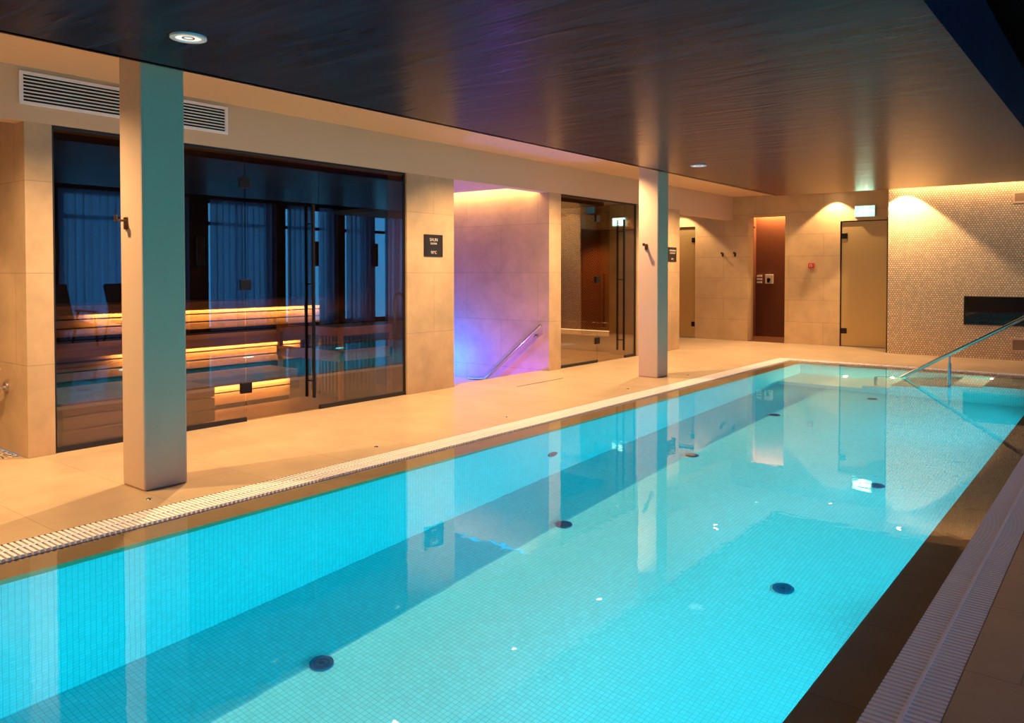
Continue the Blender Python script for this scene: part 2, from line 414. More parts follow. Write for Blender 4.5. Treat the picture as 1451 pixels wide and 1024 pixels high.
# submerged stair at the far end
SY = 10.15
st_ = MB()
tr_ = [(-3.66, -2.62, -1.07), (-2.62, -2.30, -.87), (-2.30, -1.98, -.67), (-1.98, -1.66, -.47), (-1.66, -1.34, -.29), (-1.34, -.77, -.13)]
for x0, x1, z in tr_: st_.box(x0, x1, SY, P1, PD, z)
st_.build('submerged_stair', M['litstep'], pool)
def grating(name, label, x0, x1, y0, y1, alongY=True):
    T = thing(name, label, 'drain grate', ((x0+x1)/2, (y0+y1)/2, -.03), 'ivory overflow gratings framing the pool')
    g = MB(); pitch = .026; wdt = .015
    if alongY:
        k = 0; y = y0
        while y < y1-.01:
            g.box(x0+.004, x1-.004, y, y+wdt, -.022, 0.0); y += pitch
        g.build('slats', M['grate'], T)['kind'] = 'stuff'
        r = MB(); xm = (x0+x1)/2
        r.box(xm-.006, xm+.006, y0, y1, -.026, .0015)
    else:
        x = x0
        while x < x1-.01:
            g.box(x, x+wdt, y0+.004, y1-.004, -.022, 0.0); x += pitch
        g.build('slats', M['grate'], T)['kind'] = 'stuff'
        r = MB(); ym = (y0+y1)/2; r.box(x0, x1, ym-.006, ym+.006, -.026, .0015)
    r.build('centre_rib', M['grate'], T)
    return T
grating('overflow_grate', 'ivory slatted overflow grate along the column side of the pool', GL0, GL1, P0-.2, GF1)
grating('overflow_grate', 'lavender-grey slatted overflow grate along the near right pool edge', GR0, GR1, P0-.2, GF1)
grating('overflow_grate', 'ivory slatted overflow grate along the far short end of the pool', GL1, GR0, GF0, GF1, False)
wm = MB(); wm.quad((GL1, P0-.2, WZ), (GR0, P0-.2, WZ), (GR0, GF0, WZ), (GL1, GF0, WZ))
wm.sm = [True]      # smooth normals keep the refraction continuous
water = wm.build('pool_water', M['water'])
if water.data.polygons[0].normal.z < 0: water.data.flip_normals()
tag(water, 'still turquoise water filling the swimming pool to deck level', 'water', kind='stuff')
try: water.cycles.is_caustics_caster = True
except Exception as e: print(e)
for o in pool.children:
    try: o.cycles.is_caustics_receiver = True
    except Exception as e: print(e)

# pool inlets on the floor
def inlet(x, y, label, r=.058):
    T = thing('floor_inlet', label, 'pool inlet', (x, y, PD), 'round inlets on the pool floor')
    a = MB(); a.ring((x, y, PD), (0, 0, 1), r*.72, r, .012, 28); a.build('rim', M['inlet'], T)
    a = MB(); a.cyl((x, y, PD), (x, y, PD+.006), r*.72, 24)
    a.build('cover', M['inlet2'], T)
    a = MB()
    for k in range(8):
        t = PI*k/8; d = Vector((math.cos(t), math.sin(t), 0)); n_ = Vector((-d.y, d.x, 0))
        a.obox((x, y, PD+.008), d, n_, (0, 0, 1), r*.7, .003, .003)
    a.build('spokes', M['inlet'], T)
M['inlet'] = plain('blue_plastic', (.02, .10, .22), .4); M['inlet2'] = plain('dark_blue_plastic', (.005, .07, .13), .5)
for x, y, l in ((-3.0, 2.33, 'left column of inlets, nearest the camera'), (-3.0, 4.33, 'left column of inlets, second from the camera'), (-3.0, 6.27, 'left column of inlets, third from the camera'),
                (-2.99, 8.22, 'left column of inlets, fourth from the camera'), (-1.52, 4.33, 'right column of inlets, nearest in view'), (-1.52, 6.32, 'right column of inlets, beside the door reflection'),
                (-2.4, 9.75, 'just in front of the submerged stair')):
    inlet(x, y, 'dark blue round inlet on pool floor, ' + l)
T = thing('wall_inlet', 'dark round inlet in the left pool wall below the steam room pier', 'pool inlet', (PL, 5.12, -.80), 'round inlets on the pool floor')
a = MB(); a.ring((PL, 5.12, -.80), (1, 0, 0), .04, .06, .012, 24); a.build('rim', M['inlet'], T)
a = MB(); a.cyl((PL, 5.12, -.80), (PL+.008, 5.12, -.80), .04, 20); a.build('cover', M['inlet2'], T)

# underwater lights: cyan lamps in the right long wall, warm step lights on the far short wall
M['lampcy'] = emission('cyan_lamp_lens', (.2, .9, 1), 6); M['lampwarm'] = emission('step_lamp_lens', (1, .86, .55), 30)
for i, y in enumerate((-.6, 1.4, 3.3, 5.2, 7.1, 8.9)):
    T = thing('underwater_lamp', 'round cyan underwater lamp in the right pool wall, %s from the stair' % ('sixth fifth fourth third second first'.split()[i]), 'pool lamp', (PR, y, -.62), 'cyan underwater lamps in the right pool wall')
    a = MB(); a.ring((PR-.001, y, -.62), (-1, 0, 0), .10, .13, .02, 28); a.build('bezel', M['steel'], T)
    a = MB(); a.cyl((PR-.001, y, -.62), (PR-.006, y, -.62), .10, 24); a.build('lens', M['lampcy'], T)
    light('underwater_light', 'AREA', (PR-.03, y, -.62), POOL_W, CYAN, T, shape='DISK', size=.20, rot=(0, PI/2, 0), spread=PI)
for i, (x, z) in enumerate(((-3.04, -.96), (-2.46, -.74), (-1.90, -.52), (-1.35, -.17))):
    T = thing('step_lamp', 'small glowing step lamp under water at the pool stair, %s from the left' % ('first second third fourth'.split()[i]), 'pool lamp', (x, P1, z), 'warm step lamps along the submerged stair')
    a = MB(); a.ring((x, P1-.001, z), (0, -1, 0), .018, .026, .012, 20); a.build('bezel', M['steel'], T)
    a = MB(); a.cyl((x, P1-.001, z), (x, P1-.008, z), .018, 18); a.build('lens', M['lampwarm'], T)
    light('step_light', 'POINT', (x, P1-.07, z), 40, (1, .80, .50), T, shadow_soft_size=.02)

# ------------------------------------------------------------------ left wall
for q in ((-5.97, 2.12, 2.29), (-6.10, 5.61, 6.31), (-5.97, 8.07, 8.33), (-6.30, 10.30, 11.67)):      # piers between the openings
    lw = MB(); lw.box(q[0], WX, q[1], q[2], 0, HEAD); struct(lw.build('wall_left', M['wall']))
lw = MB(); lw.box(-5.97, WX, NY, 11.67, HEAD, CZ+.1); lw.box(-5.97, WX, 11.67, FY, 2.19, CZ+.1)
struct(lw.build('trim_1', M['plaster']), 'cream plaster bulkhead above the glass fronts and openings', 'wall')
lw = MB(); lw.box(-7.3, -5.97, 2.12, 2.29, 0, 2.3)      # recess side wall, towards the camera
lw.box(-5.97, WX, NY, .35, 0, HEAD)
lw.box(-7.3, -7.2, NY, 2.12, 0, 2.3)
struct(lw.build('wall_recess', M['wall']))
a = MB(); a.box(-7.3, -5.97, NY, 2.12, 2.31, 2.4); struct(a.build('ceiling_recess', M['plaster']))
a = MB(); a.box(-7.3, -5.86, NY, 2.12, -.12, -.004); struct(a.build('floor_recess', M['pebble']))

# ceilings
a = MB(); a.box(-5.97, -4.30, NY, FY+.1, CZ, CZ+.08); a.box(-4.30, RX, 12.0, 15.8, CZ, CZ+.08) ; a.box(-4.30, -4.27, NY, 11.95, DZ, CZ)
a.box(-7.3, -5.97, 11.67, FY+.1, CZ, CZ+.08)
struct(a.build('ceiling', M['plaster']))
a = MB(); a.box(-4.32, -.73, NY, 11.88, DZ, DZ+.06); a.box(-.79, -.73, NY, 11.88, DZ+.06, RZ); a.box(-4.30, -.73, 11.84, 11.88, DZ+.06, CZ)
struct(a.build('ceiling_lowered', M['ceil']))
a = MB(); a.box(-.73, RX, NY, 15.8, RZ, RZ+.1)
struct(a.build('ceiling_raised', M['raised']))

# far wall (with alcove and two doors)
fw = MB()
T0 = FY + .25
fw.box(-6.56, -5.53, FY, T0, 0, CZ); fw.box(-4.86, -3.93, FY, T0, 0, CZ)
fw.box(-5.53, -4.86, FY, T0, 2.24, CZ); fw.box(-3.93, -2.9, FY, T0, 2.10, CZ)
fw.box(-7.4, -6.56, FY, T0, 2.10, CZ); fw.box(-7.55, -7.4, 11.67, T0, 0, CZ)
fw.box(-7.4, -6.3, 11.52, 11.67, 0, CZ)
struct(fw.build('wall_far', M['wall_far']))
a = MB()
a.box(-3.02, .2, FEY, FEY+.2, 0, CZ)
fe = a.build('wall_feature', M['penny']); struct(fe, 'penny mosaic feature wall at the end of the pool', 'wall')
# cut the dark panel recess
cut = MB(); cut.box(-1.985, .1, FEY-.05, FEY+.12, .48, .895)
co = cut.build('cutter'); bm_ = fe.modifiers.new('cut', 'BOOLEAN'); bm_.object = co; bm_.solver = 'EXACT'
dg = bpy.context.evaluated_depsgraph_get(); me = bpy.data.meshes.new_from_object(fe.evaluated_get(dg)); fe.modifiers.clear(); fe.data = me
me.materials.clear(); me.materials.append(M['penny']); bpy.data.objects.remove(co)
a = MB(); a.box(-3.02, .2, FEY+.2, FY+.1, 0, 2.4); struct(a.build('wall_feature_core', M['wall_far']))
light('cove_light', 'AREA', (-1.4, FEY-.14, 2.59), 16, WARM, None, shape='RECTANGLE', size=3.1, size_y=.03, rot=(1.0, 0, 0))

a = MB(); a.box(-3.045, -3.021, FEY+.03, FY, 0, 2.10); struct(a.build('shade_panel', M['walnut']), 'added dark sheet shading the feature wall side beside the frosted door', 'trim')  # dark sheet added so the side face looks unlit in the glass reflection
# back faces that close the room
a = MB(); a.box(-7.4, RX, 15.7, 15.8, 0, RZ); struct(a.build('wall_back', M['walnut']))
a = MB(); a.box(-7.4, RX+.2, NY-.1, NY, 0, RZ+.1); struct(a.build('wall_near', M['wall']))
a = MB(); a.box(.2, .35, FEY, 15.8, 0, RZ); struct(a.build('wall_return', M['wall_far']))

# ------------------------------------------------------------------ window wall on the right
WIN = [(-2.2, .4), (1.0, 2.9), (3.5, 5.6), (6.12, 8.38), (8.92, 10.38), (10.80, 12.10), (12.50, 13.20), (13.46, 15.2)]
a = MB(); y = NY
for y0, y1 in WIN + [(15.8, 15.8)]:
    a.box(RX, RX+.2, y, y0, 0, RZ)
    if y1 > y0: a.box(RX, RX+.2, y0, y1, 2.72, RZ); a.box(RX, RX+.2, y0, y1, 0, .06)
    y = y1
struct(a.build('wall_right', M['walnut']))
for i, (y0, y1) in enumerate(WIN):
    fr = MB(); w = .045
    for (p0, p1, q0, q1) in ((y0, y0+w, .06, 2.72), (y1-w, y1, .06, 2.72), (y0, y1, .06, .06+w), (y0, y1, 2.72-w, 2.72), (y0, y1, 2.22, 2.22+w*1.6)):
        fr.box(RX+.10, RX+.15, p0, p1, q0, q1)
    if y1-y0 > 1: ym = (y0+y1)/2; fr.box(RX+.10, RX+.15, ym-w/2, ym+w/2, .06, 2.72)
    f = fr.build('window_%d' % (i+1), M['blackp']); struct(f)
    p = MB(); p.box(RX+.12, RX+.128, y0, y1, .06, 2.72); p.build('pane', M['clear'], f)
def curtain(y0, y1, label, amp=.06, x=RX-.14, gather=0.0):
    n = max(20, int((y1-y0)*40)); vs = []; fs = []; rows = 8; z0, z1 = .03, 2.74; ph = random.random()*6
    for j in range(rows+1):
        t = j/rows; z = z0+(z1-z0)*t
        for i in range(n+1):
            u = i/n; k = 1 - gather*(1-t)*(1-t)
            y = y0+(y1-y0)*(u*k)
            vs.append((x + amp*(math.sin(u*(y1-y0)*2*PI*7+ph) + .4*math.sin(u*(y1-y0)*2*PI*17+ph*2)) , y, z))
    for j in range(rows):
        for i in range(n):
            q = j*(n+1)+i; fs.append((q, q+1, q+n+2, q+n+1))
    m = MB(); m.add(vs, fs, True); o = m.build('curtain', M['curtain']); origin_to(o, (x, (y0+y1)/2, .03))
    tag(o, label, 'curtain', 'sheer curtains along the window wall')
for y0, y1, l, gth in ((1.0, 2.9, 'sheer curtain beside the nearest lounger', 0), (6.0, 7.1, 'sheer curtain reflected at the left end of the sauna glass', 0), (7.5, 8.4, 'sheer curtain mirrored behind the near column', 0),
                  (8.9, 10.45, 'wide sheer curtain mirrored left of the sauna door hinges', 0), (10.75, 11.4, 'sheer curtain mirrored just left of the long sauna handles', 0), (11.65, 12.2, 'sheer curtain mirrored just right of the long sauna handles', 0),
                  (12.45, 13.25, 'sheer curtain mirrored left of the bright window slit', 0), (13.66, 15.1, 'sheer curtain swept aside beside the bright window slit', .12)):
    curtain(y0, y1, l, gather=gth)
def sconce(y, label):
    T = thing('wall_sconce', label, 'wall lamp', (RX, y, 1.35), 'dark cylinder lamps between the windows')
    a = MB(); a.cyl((RX-.13, y, 1.38), (RX-.13, y, 1.95), .085, 24, cap=False); a.cyl((RX-.13, y, 1.39), (RX-.13, y, 1.94), .08, 24, cap=False); a.build('lamp_shade', M['bronze'], T)
    a = MB(); a.box(RX-.06, RX, y-.03, y+.03, 1.55, 1.75); a.build('bracket', M['black'], T)
    a = MB(); a.cyl((RX-.13, y, 1.60), (RX-.13, y, 1.72), .025, 12); a.build('bulb', M['led'], T)
    light('sconce_light', 'POINT', (RX-.13, y, 1.52), 2.5, WARM2, T, shadow_soft_size=.03)
for y, l in ((5.9, 'dark cylinder wall lamp mirrored at the far left of the sauna glass'), (8.66, 'dark cylinder wall lamp mirrored just right of the near column'),
             (11.52, 'dark cylinder wall lamp mirrored behind the sauna door handles'), (13.33, 'dark cylinder wall lamp mirrored beside the bright window slit')):
    sconce(y, l)
# loungers by the windows, seen mirrored in the sauna glass
def lounger(x, y, label):
    T = thing('lounge_chair', label, 'chair', (x, y, 0), 'wooden lounge chairs by the windows')
    fab = M['fabric']; fr = M['walnut2']
    a = MB()
    a.obox((x-.05, y, .36), (1, 0, .06), (0, 1, 0), (-.06, 0, 1), .38, .29, .05); a.build('seat', fab, T, .02)
    a = MB(); d = Vector((.45, 0, .9)).normalized()
    a.obox((x+.50, y, .68), d, (0, 1, 0), Vector((-.9, 0, .45)).normalized(), .38, .28, .045); a.build('backrest', fab, T, .02)
    for s in (-1, 1):
        a = MB(); a.tube([(x-.42, y+s*.33, 0), (x-.36, y+s*.33, .30), (x-.30, y+s*.33, .56)], .018); a.build('leg', fr, T)
        a = MB(); a.tube([(x+.55, y+s*.33, 0), (x+.40, y+s*.33, .30), (x+.30, y+s*.33, .56)], .018); a.build('leg', fr, T)
        a = MB(); a.box(x-.36, x+.38, y+s*.33-.03, y+s*.33+.03, .56, .59); a.build('armrest', fr, T, .008)
        a = MB(); a.tube([(x-.40, y+s*.33, .30), (x+.42, y+s*.33, .28)], .014); a.build('side_rail', fr, T)
M['fabric'] = plain('grey_blue_fabric', (.16, .17, .20), .9, noise=.1, nscale=60); M['walnut2'] = plain('walnut_frame', (.10, .05, .03), .4)
lounger(2.45, 5.75, 'wooden lounge chair mirrored in the sauna glass left of the near column')
lounger(2.45, 6.95, 'wooden lounge chair beside the window, further along from the first lounger')

# ------------------------------------------------------------------ columns
def column(y0, label):
    x0, x1 = -4.68, -4.42
    a = MB(); a.box(x0, x1, y0, y0+.26, 0, CZ)
    o = a.build('column', M['column'], None, .012, 2); origin_to(o, (-4.55, y0+.13, 0)); tag(o, label, 'column', 'square columns beside the pool')
    return o
column(2.205, 'square beige plaster column at left, nearest the camera')
column(8.31, 'square beige plaster column further down the deck by the steam room')

# ------------------------------------------------------------------ sauna room
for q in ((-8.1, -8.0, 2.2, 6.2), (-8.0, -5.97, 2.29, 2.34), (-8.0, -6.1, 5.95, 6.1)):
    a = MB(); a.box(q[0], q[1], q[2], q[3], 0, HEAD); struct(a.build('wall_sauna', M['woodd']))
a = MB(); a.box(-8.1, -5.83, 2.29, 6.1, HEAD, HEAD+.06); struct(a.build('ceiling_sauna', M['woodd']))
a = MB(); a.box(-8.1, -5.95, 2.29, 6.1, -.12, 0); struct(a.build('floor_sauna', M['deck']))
def bench(name, label, xf, xb, y0, y1, zt, zlow, nb):
    T = thing(name, label, 'sauna bench', (xf, (y0+y1)/2, 0), 'stepped sauna benches')
    w = (xf-xb)
    a = MB(); k = 4; pw = w/k
    for i in range(k): a.box(xb+i*pw+.006, xb+(i+1)*pw-.006, y0, y1, zt-.035, zt)
    a.build('seat', M['woodw'], T, .004, 1)
    a = MB(); hb = (zt-.05-zlow)/nb
    for i in range(nb): a.box(xf-.115, xf-.095, y0+.02, y1-.02, zlow+i*hb+.006, zlow+(i+1)*hb-.006)
    a.build('riser', M['woodw'], T, .003, 1)
    a = MB(); a.box(xf-.022, xf-.004, y0, y1, zt-.085, zt-.0355); a.build('nosing', M['woodw'], T, .003, 1)
    light('bench_light', 'AREA', (xf-.024, (3.2+y1)/2, zt-.08), 7*(y1-3.2), (1, .62, .26), T, shape='RECTANGLE', size=.012, size_y=y1-3.2-.06, rot=(0, 1.25, 0))
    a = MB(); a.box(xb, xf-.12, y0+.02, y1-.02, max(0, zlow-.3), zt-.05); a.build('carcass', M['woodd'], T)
    return T
bench('sauna_bench', 'topmost lit wooden sauna bench against the back wall', -7.40, -7.98, 2.36, 5.84, .95, .66, 3)
bench('sauna_bench', 'middle lit wooden sauna bench, one step below the topmost', -6.90, -7.38, 2.36, 5.20, .62, .33, 3)
bench('sauna_bench', 'lowest broad wooden sauna bench nearest the glass', -6.42, -6.88, 2.36, 4.72, .31, .04, 2)
a = MB()
for i in range(3): a.box(-6.38, -5.98, 2.40, 3.58, .02+i*.10, .11+i*.10)
tag(a.build('wooden_step', M['woodw'], None, .006, 1), 'low wooden step block just behind the left sauna glass', 'step')
# stove
T = thing('sauna_stove', 'black sauna stove heaped with dark stones behind the glass', 'stove', (-6.25, 5.15, 0))
a = MB(); a.box(-6.48, -6.03, 4.93, 5.38, .04, .66); a.build('stove_body', M['blackp'], T, .01)
a = MB()
for k in range(9):
    a.cyl((-6.46+k*.052, 4.915, .08), (-6.46+k*.052, 4.915, .72), .006, 8); a.cyl((-6.015, 4.95+k*.05, .08), (-6.015, 4.95+k*.05, .72), .006, 8)
a.build('basket_bars', M['steel'], T)
a = MB()
ico = []
for k in range(110):
    r_ = random.uniform(.03, .055); t_ = random.random()*2*PI; q = math.sqrt(random.random())*.24
    x, y = -6.255+q*math.cos(t_), 5.155+q*math.sin(t_); z = .68+.20*(1-(q/.25)**1.6)*random.uniform(.75, 1)
    b_ = bmesh.new(); bmesh.ops.create_icosphere(b_, subdivisions=1, radius=r_)
    a.add([(v.co.x*random.uniform(.8, 1.2)+x, v.co.y*random.uniform(.8, 1.2)+y, v.co.z*.8+z) for v in b_.verts], [[v.index for v in f.verts] for f in b_.faces]); b_.free()
s_ = a.build('stones', M['stonep'], T); s_['kind'] = 'stuff'
T = thing('stove_guard', 'wooden guard rail frame standing around the sauna stove', 'guard rail', (-6.45, 5.15, 0))
for nm, z0, z1 in (('top_rail', .64, .72), ('lower_rail', .40, .50)):
    a = MB(); a.box(-6.88, -5.92, 4.80, 4.84, z0, z1); a.box(-5.96, -5.92, 4.84, 5.50, z0, z1); a.build(nm, M['woodx'], T, .003, 1)
for x, y in ((-6.84, 4.82), (-5.94, 4.86), (-5.94, 5.48)):
    a = MB(); a.box(x-.02, x+.02, y-.02, y+.02, 0, .64); a.build('post', M['woodx'], T, .003, 1)

# ------------------------------------------------------------------ glass fronts
def glass_front(name, label, panes, door_i, glass, handle_y, hinge_zs, htop):
    T = thing(name, label, 'glass wall', (WX, (panes[0][0]+panes[-1][1])/2, 0))
    xg = WX-.035
    for i, (y0, y1) in enumerate(panes):
        isdoor = i == door_i
        a = MB(); a.box(xg-.005, xg+.005, y0+.004, y1-.004, .012 if isdoor else .0, HEAD-.006)
        g = a.build('glass_door' if isdoor else 'fixed_pane', glass, T)
        if isdoor:
            g['label'] = 'frameless glass door leaf with long black handles'
            for s in (1, -1):
                h = MB(); hx = xg + s*.055
                h.box(hx-.012, hx+.012, handle_y-.012, handle_y+.012, .12, htop); h.build('handle', M['black'], g, .003, 1)
                for z in (.27, 1.14, htop-.17):
                    h = MB(); h.cyl((xg, handle_y, z), (hx, handle_y, z), .007, 10); h.build('handle_stud', M['black'], g)
            for z in hinge_zs:
                h = MB(); h.box(xg-.018, xg+.018, y0-.05, y0+.05, z-.045, z+.045); h.build('hinge', M['black'], g, .003, 1)
        else:
            h = MB(); h.box(xg-.015, xg+.015, y0, y1, 0, .035); h.build('floor_profile', M['blackp'], T)
    a = MB(); a.box(xg-.012, xg+.012, panes[0][0]-.002, panes[0][0]+.02, 0, HEAD); a.box(xg-.012, xg+.012, panes[-1][1]-.02, panes[-1][1]+.002, 0, HEAD); a.box(xg-.012, xg+.012, panes[0][0], panes[-1][1], HEAD-.02, HEAD)
    a.build('edge_profile', M['blackp'], T)
    return T
glass_front('sauna_glass_front', 'dark smoked sauna glass front with reflections of curtains and long black handles', [(2.29, 3.785), (3.785, 4.54), (4.54, 5.61)], 1, M['smoke'], 4.44, (.28, 1.14, 1.99), 1.85)
glass_front('steam_room_glass_front', 'steam room glass front beside the far column with black hinges', [(8.33, 9.25), (9.25, 10.0), (10.0, 10.30)], 1, M['steamglass'], 9.88, (.30, 1.14, 1.98), 2.0)

# steam room interior
for q in ((-8.6, -8.5, 8.17, 11.5), (-8.5, -6.30, 11.36, 11.5), (-8.5, -5.97, 8.23, 8.33)):
    a = MB(); a.box(q[0], q[1], q[2], q[3], 0, HEAD); struct(a.build('wall_steam_room', M['chevron']))
a = MB(); a.box(-8.6, -5.83, 8.33, 11.5, HEAD, HEAD+.06); struct(a.build('ceiling_steam_room', M['woodd']))
a = MB(); a.box(-8.6, -5.95, 8.33, 11.5, -.12, 0); struct(a.build('floor_steam_room', M['deck']))
T = thing('steam_bench', 'low stone bench with a glowing light line inside the steam room', 'bench', (-7.4, 10.9, 0))
a = MB(); a.box(-8.48, -6.32, 10.5, 11.34, 0, .25); a.build('bench_body', M['deck'], T, .01)
a = MB(); a.box(-8.46, -6.34, 11.32, 11.335, .25, .262); a.build('led_strip', M['ledsoft'], T)
light('steam_bench_light', 'AREA', (-7.4, 11.25, .40), 2.5, (1, .72, .35), T, shape='RECTANGLE', size=2.0, size_y=.03, rot=(-.5, 0, 0))
light('steam_spot', 'SPOT', (-7.15, 10.85, 2.2), 110, (1, .45, .12), None, spot_size=1.7, spot_blend=.8, shadow_soft_size=.03)

# ------------------------------------------------------------------ stair opening
a = MB(); a.box(-9.2, -5.97, 8.07, 8.22, -2.0, 2.36)
a.box(-9.2, -6.10, 6.16, 6.31, -2.0, 2.36); a.box(-9.35, -9.2, 6.1, 8.2, -2.0, 2.36); a.box(-6.0, -5.95, 6.31, 8.07, -2.0, -.12)
struct(a.build('wall_stairwell', M['wall']))
a = MB(); a.box(-9.2, -5.97, 6.31, 7.93, 2.32, 2.40); struct(a.build('ceiling_stairwell', M['plaster']))
a = MB(); a.box(-9.2, -5.95, 6.31, 8.07, -.32, -.20)
struct(a.build('floor_stairwell', M['deck']))
light('stair_cove_light', 'AREA', (-7.4, 7.955, 2.345), 20, (1, .56, .20), None, shape='RECTANGLE', size=3.0, size_y=.02, rot=(.45, 0, 0))
light('stair_blue_light', 'POINT', (-7.66, 7.55, .02), 150, (.0, .10, 1.0), None, shadow_soft_size=.05)
light('stair_step_light', 'POINT', (-6.25, 7.6, -.13), 22, (.22, .06, 1.0), None, shadow_soft_size=.02)
light('stair_pink_light', 'POINT', (-7.2, 6.9, 1.3), 5, (1.0, .14, .22), None, shadow_soft_size=.15)
T = thing('stair_handrail', 'steel handrail sloping down the stairwell wall', 'handrail', (-6.4, 8.0, -.2))
a = MB(); a.tube([(-5.89, 7.99, .58), (-6.8, 7.99, -.17), (-7.1, 7.99, -.19)], .02); a.build('rail', M['steel'], T)
a = MB(); a.tube([(-6.02, 8.07, .43), (-6.02, 8.0, .43), (-6.02, 7.99, .465)], .008, 10); a.cyl((-6.02, 8.069, .43), (-6.02, 8.06, .43), .028, 16); a.build('bracket', M['steel'], T)

# left recess handrail
T = thing('wooden_handrail', 'wooden handrail end on a chrome bracket at the left edge', 'handrail', (-6.2, 2.06, .4))
a = MB(); a.tube([(-6.42, 2.03, .42), (-6.30, 2.03, .48), (-6.08, 2.03, .59)], .022); a.build('rail', M['woodx'], T)
a = MB(); a.tube([(-6.17, 2.12, .45), (-6.17, 2.05, .45), (-6.18, 2.035, .50)], .010, 10); a.ring((-6.17, 2.119, .45), (0, -1, 0), .0, .035, .015, 20); a.build('bracket', M['steel'], T)

# ------------------------------------------------------------------ alcove shower
a = MB(); a.box(-6.0, -5.85, FY+.25, 15.2, 0, 2.5); a.box(-4.55, -4.4, FY+.25, 15.2, 0, 2.5); a.box(-5.85, -4.55, 15.0, 15.2, 0, 2.5)
a.box(-6.0, -5.53, FY+.25, FY+.27, 0, 2.3); a.box(-4.86, -4.4, FY+.25, FY+.27, 0, 2.3)
struct(a.build('wall_shower', M['shadestone']))
a = MB(); a.box(-6.0, -4.4, FY, 15.2, -.12, 0); struct(a.build('floor_shower', M['shadestone']))
a = MB(); a.box(-6.0, -4.4, FY+.25, 15.2, 2.5, 2.56); struct(a.build('ceiling_shower', M['plaster']))
light('shower_cove_light', 'AREA', (-5.2, 14.94, 2.44), 60, (1, .58, .22), None, shape='RECTANGLE', size=1.25, size_y=.03, rot=(.25, 0, 0))
T = thing('shower_control', 'pale square shower control panel on the alcove back wall', 'shower control', (-5.7, 15.0, 1.1))
a = MB(); a.box(-5.66, -5.50, 14.98, 15.0, 1.02, 1.20); a.build('valve_plate', M['white'], T, .004, 1)
a = MB(); a.cyl((-5.58, 14.98, 1.10), (-5.58, 14.94, 1.10), .03, 20); a.box(-5.60, -5.56, 14.93, 14.945, 1.04, 1.12); a.build('valve_knob', M['black'], T)
a = MB()
for k in range(3): a.box(-5.82, -5.72, 14.975, 15.0, 1.03+k*.06, 1.065+k*.06)
a.build('button_strip', M['white'], T, .003, 1)
T = thing('shower', 'small metal shower arm high on the alcove left side', 'shower', (-5.80, 14.6, 2.05))
a = MB(); a.tube([(-5.86, 14.4, 2.08), (-5.70, 14.4, 2.08)], .010); a.build('pipe', M['steel'], T)
a = MB(); a.cyl((-5.68, 14.4, 2.10), (-5.68, 14.4, 2.06), .045, 20); a.build('shower_head', M['steel'], T)

# ------------------------------------------------------------------ doors on the far wall
def frost_door(name, label, x0, x1, hx, side):
    T = bpy.data.objects.new(name, None); C.objects.link(T); T.location = ((x0+x1)/2, FY+.05, 0); struct(T, label, 'door')
    a = MB(); a.box(x0+.012, x1-.012, FY+.04, FY+.052, .01, 2.085); a.build('door_leaf', M['frost'], T)
    a = MB(); a.box(x0, x0+.012, FY+.02, FY+.08, 0, 2.10); a.box(x1-.012, x1, FY+.02, FY+.08, 0, 2.10); a.box(x0, x1, FY+.02, FY+.08, 2.085, 2.10); a.build('door_frame', M['black'], T)
    for z in (.26, 1.85):
        h = MB(); h.box(hx-.045, hx+.045, FY+.02, FY+.06, z-.045, z+.045); h.build('hinge', M['black'], T, .003, 1)
    return T
D = frost_door('door_1', 'frosted gold glass door under the green exit sign', -3.93, -3.02, -3.87, 1)
h = MB(); h.box(-3.16, -3.13, FY-.03, FY+.0, .12, 1.22); h.build('door_handle', M['black'], D, .003, 1)
frost_door('door_2', 'frosted gold glass door at the far left corner behind the wall', -7.4, -6.56, -6.60, -1)
a = MB(); a.box(-7.4, -2.9, FY+.3, FY+.35, 0, 2.1)
# dark rooms behind the frosted doors
for x0, x1 in ((-7.4, -6.3), (-4.2, -3.0)):
    a = MB(); a.box(x0, x1, FY+.24, FY+.26, 0, 2.2); struct(a.build('wall_behind_door', M['dark']))

# ------------------------------------------------------------------ text helper (lettering as real mesh)
def text(body, size, loc, rot, m, parent, name='lettering', ext=.0015):
    cu = bpy.data.curves.new(name, 'FONT'); cu.body = body; cu.size = size; cu.align_x = 'CENTER'; cu.align_y = 'CENTER'; cu.extrude = ext
    tmp = bpy.data.objects.new('t', cu); C.objects.link(tmp); dg = bpy.context.evaluated_depsgraph_get(); dg.update()
    me = bpy.data.meshes.new_from_object(tmp.evaluated_get(dg)); bpy.data.objects.remove(tmp); me.name = name
    me.materials.clear(); me.materials.append(m)
    o = bpy.data.objects.new(name, me); C.objects.link(o); o.rotation_euler = rot; o.parent = parent; o.location = Vector(loc) - parent_org(parent)
    return o
def room_sign(y0, y1, lines, label):
    T = thing('room_sign', label, 'sign', (WX, (y0+y1)/2, 1.525), 'black room signs on the stone piers')
    a = MB(); a.box(WX, WX+.008, y0, y1, 1.41, 1.64); a.build('sign_plate', M['sign'], T, .002, 1)
    for body, sz, z in lines: text(body, sz, (WX+.0085, (y0+y1)/2, z), (PI/2, 0, PI/2), M['letters'], T)
room_sign(5.85, 6.13, [('SAUN', .046, 1.585), ('SAUNA', .030, 1.545), ('90°C', .042, 1.452)], 'black sign reading SAUN SAUNA 90°C right of the sauna glass')
room_sign(11.27, 11.55, [('AURUSAUN', .040, 1.585), ('STEAM ROOM', .028, 1.545), ('45°C', .038, 1.452)], 'black sign with small lettering right of the far column')

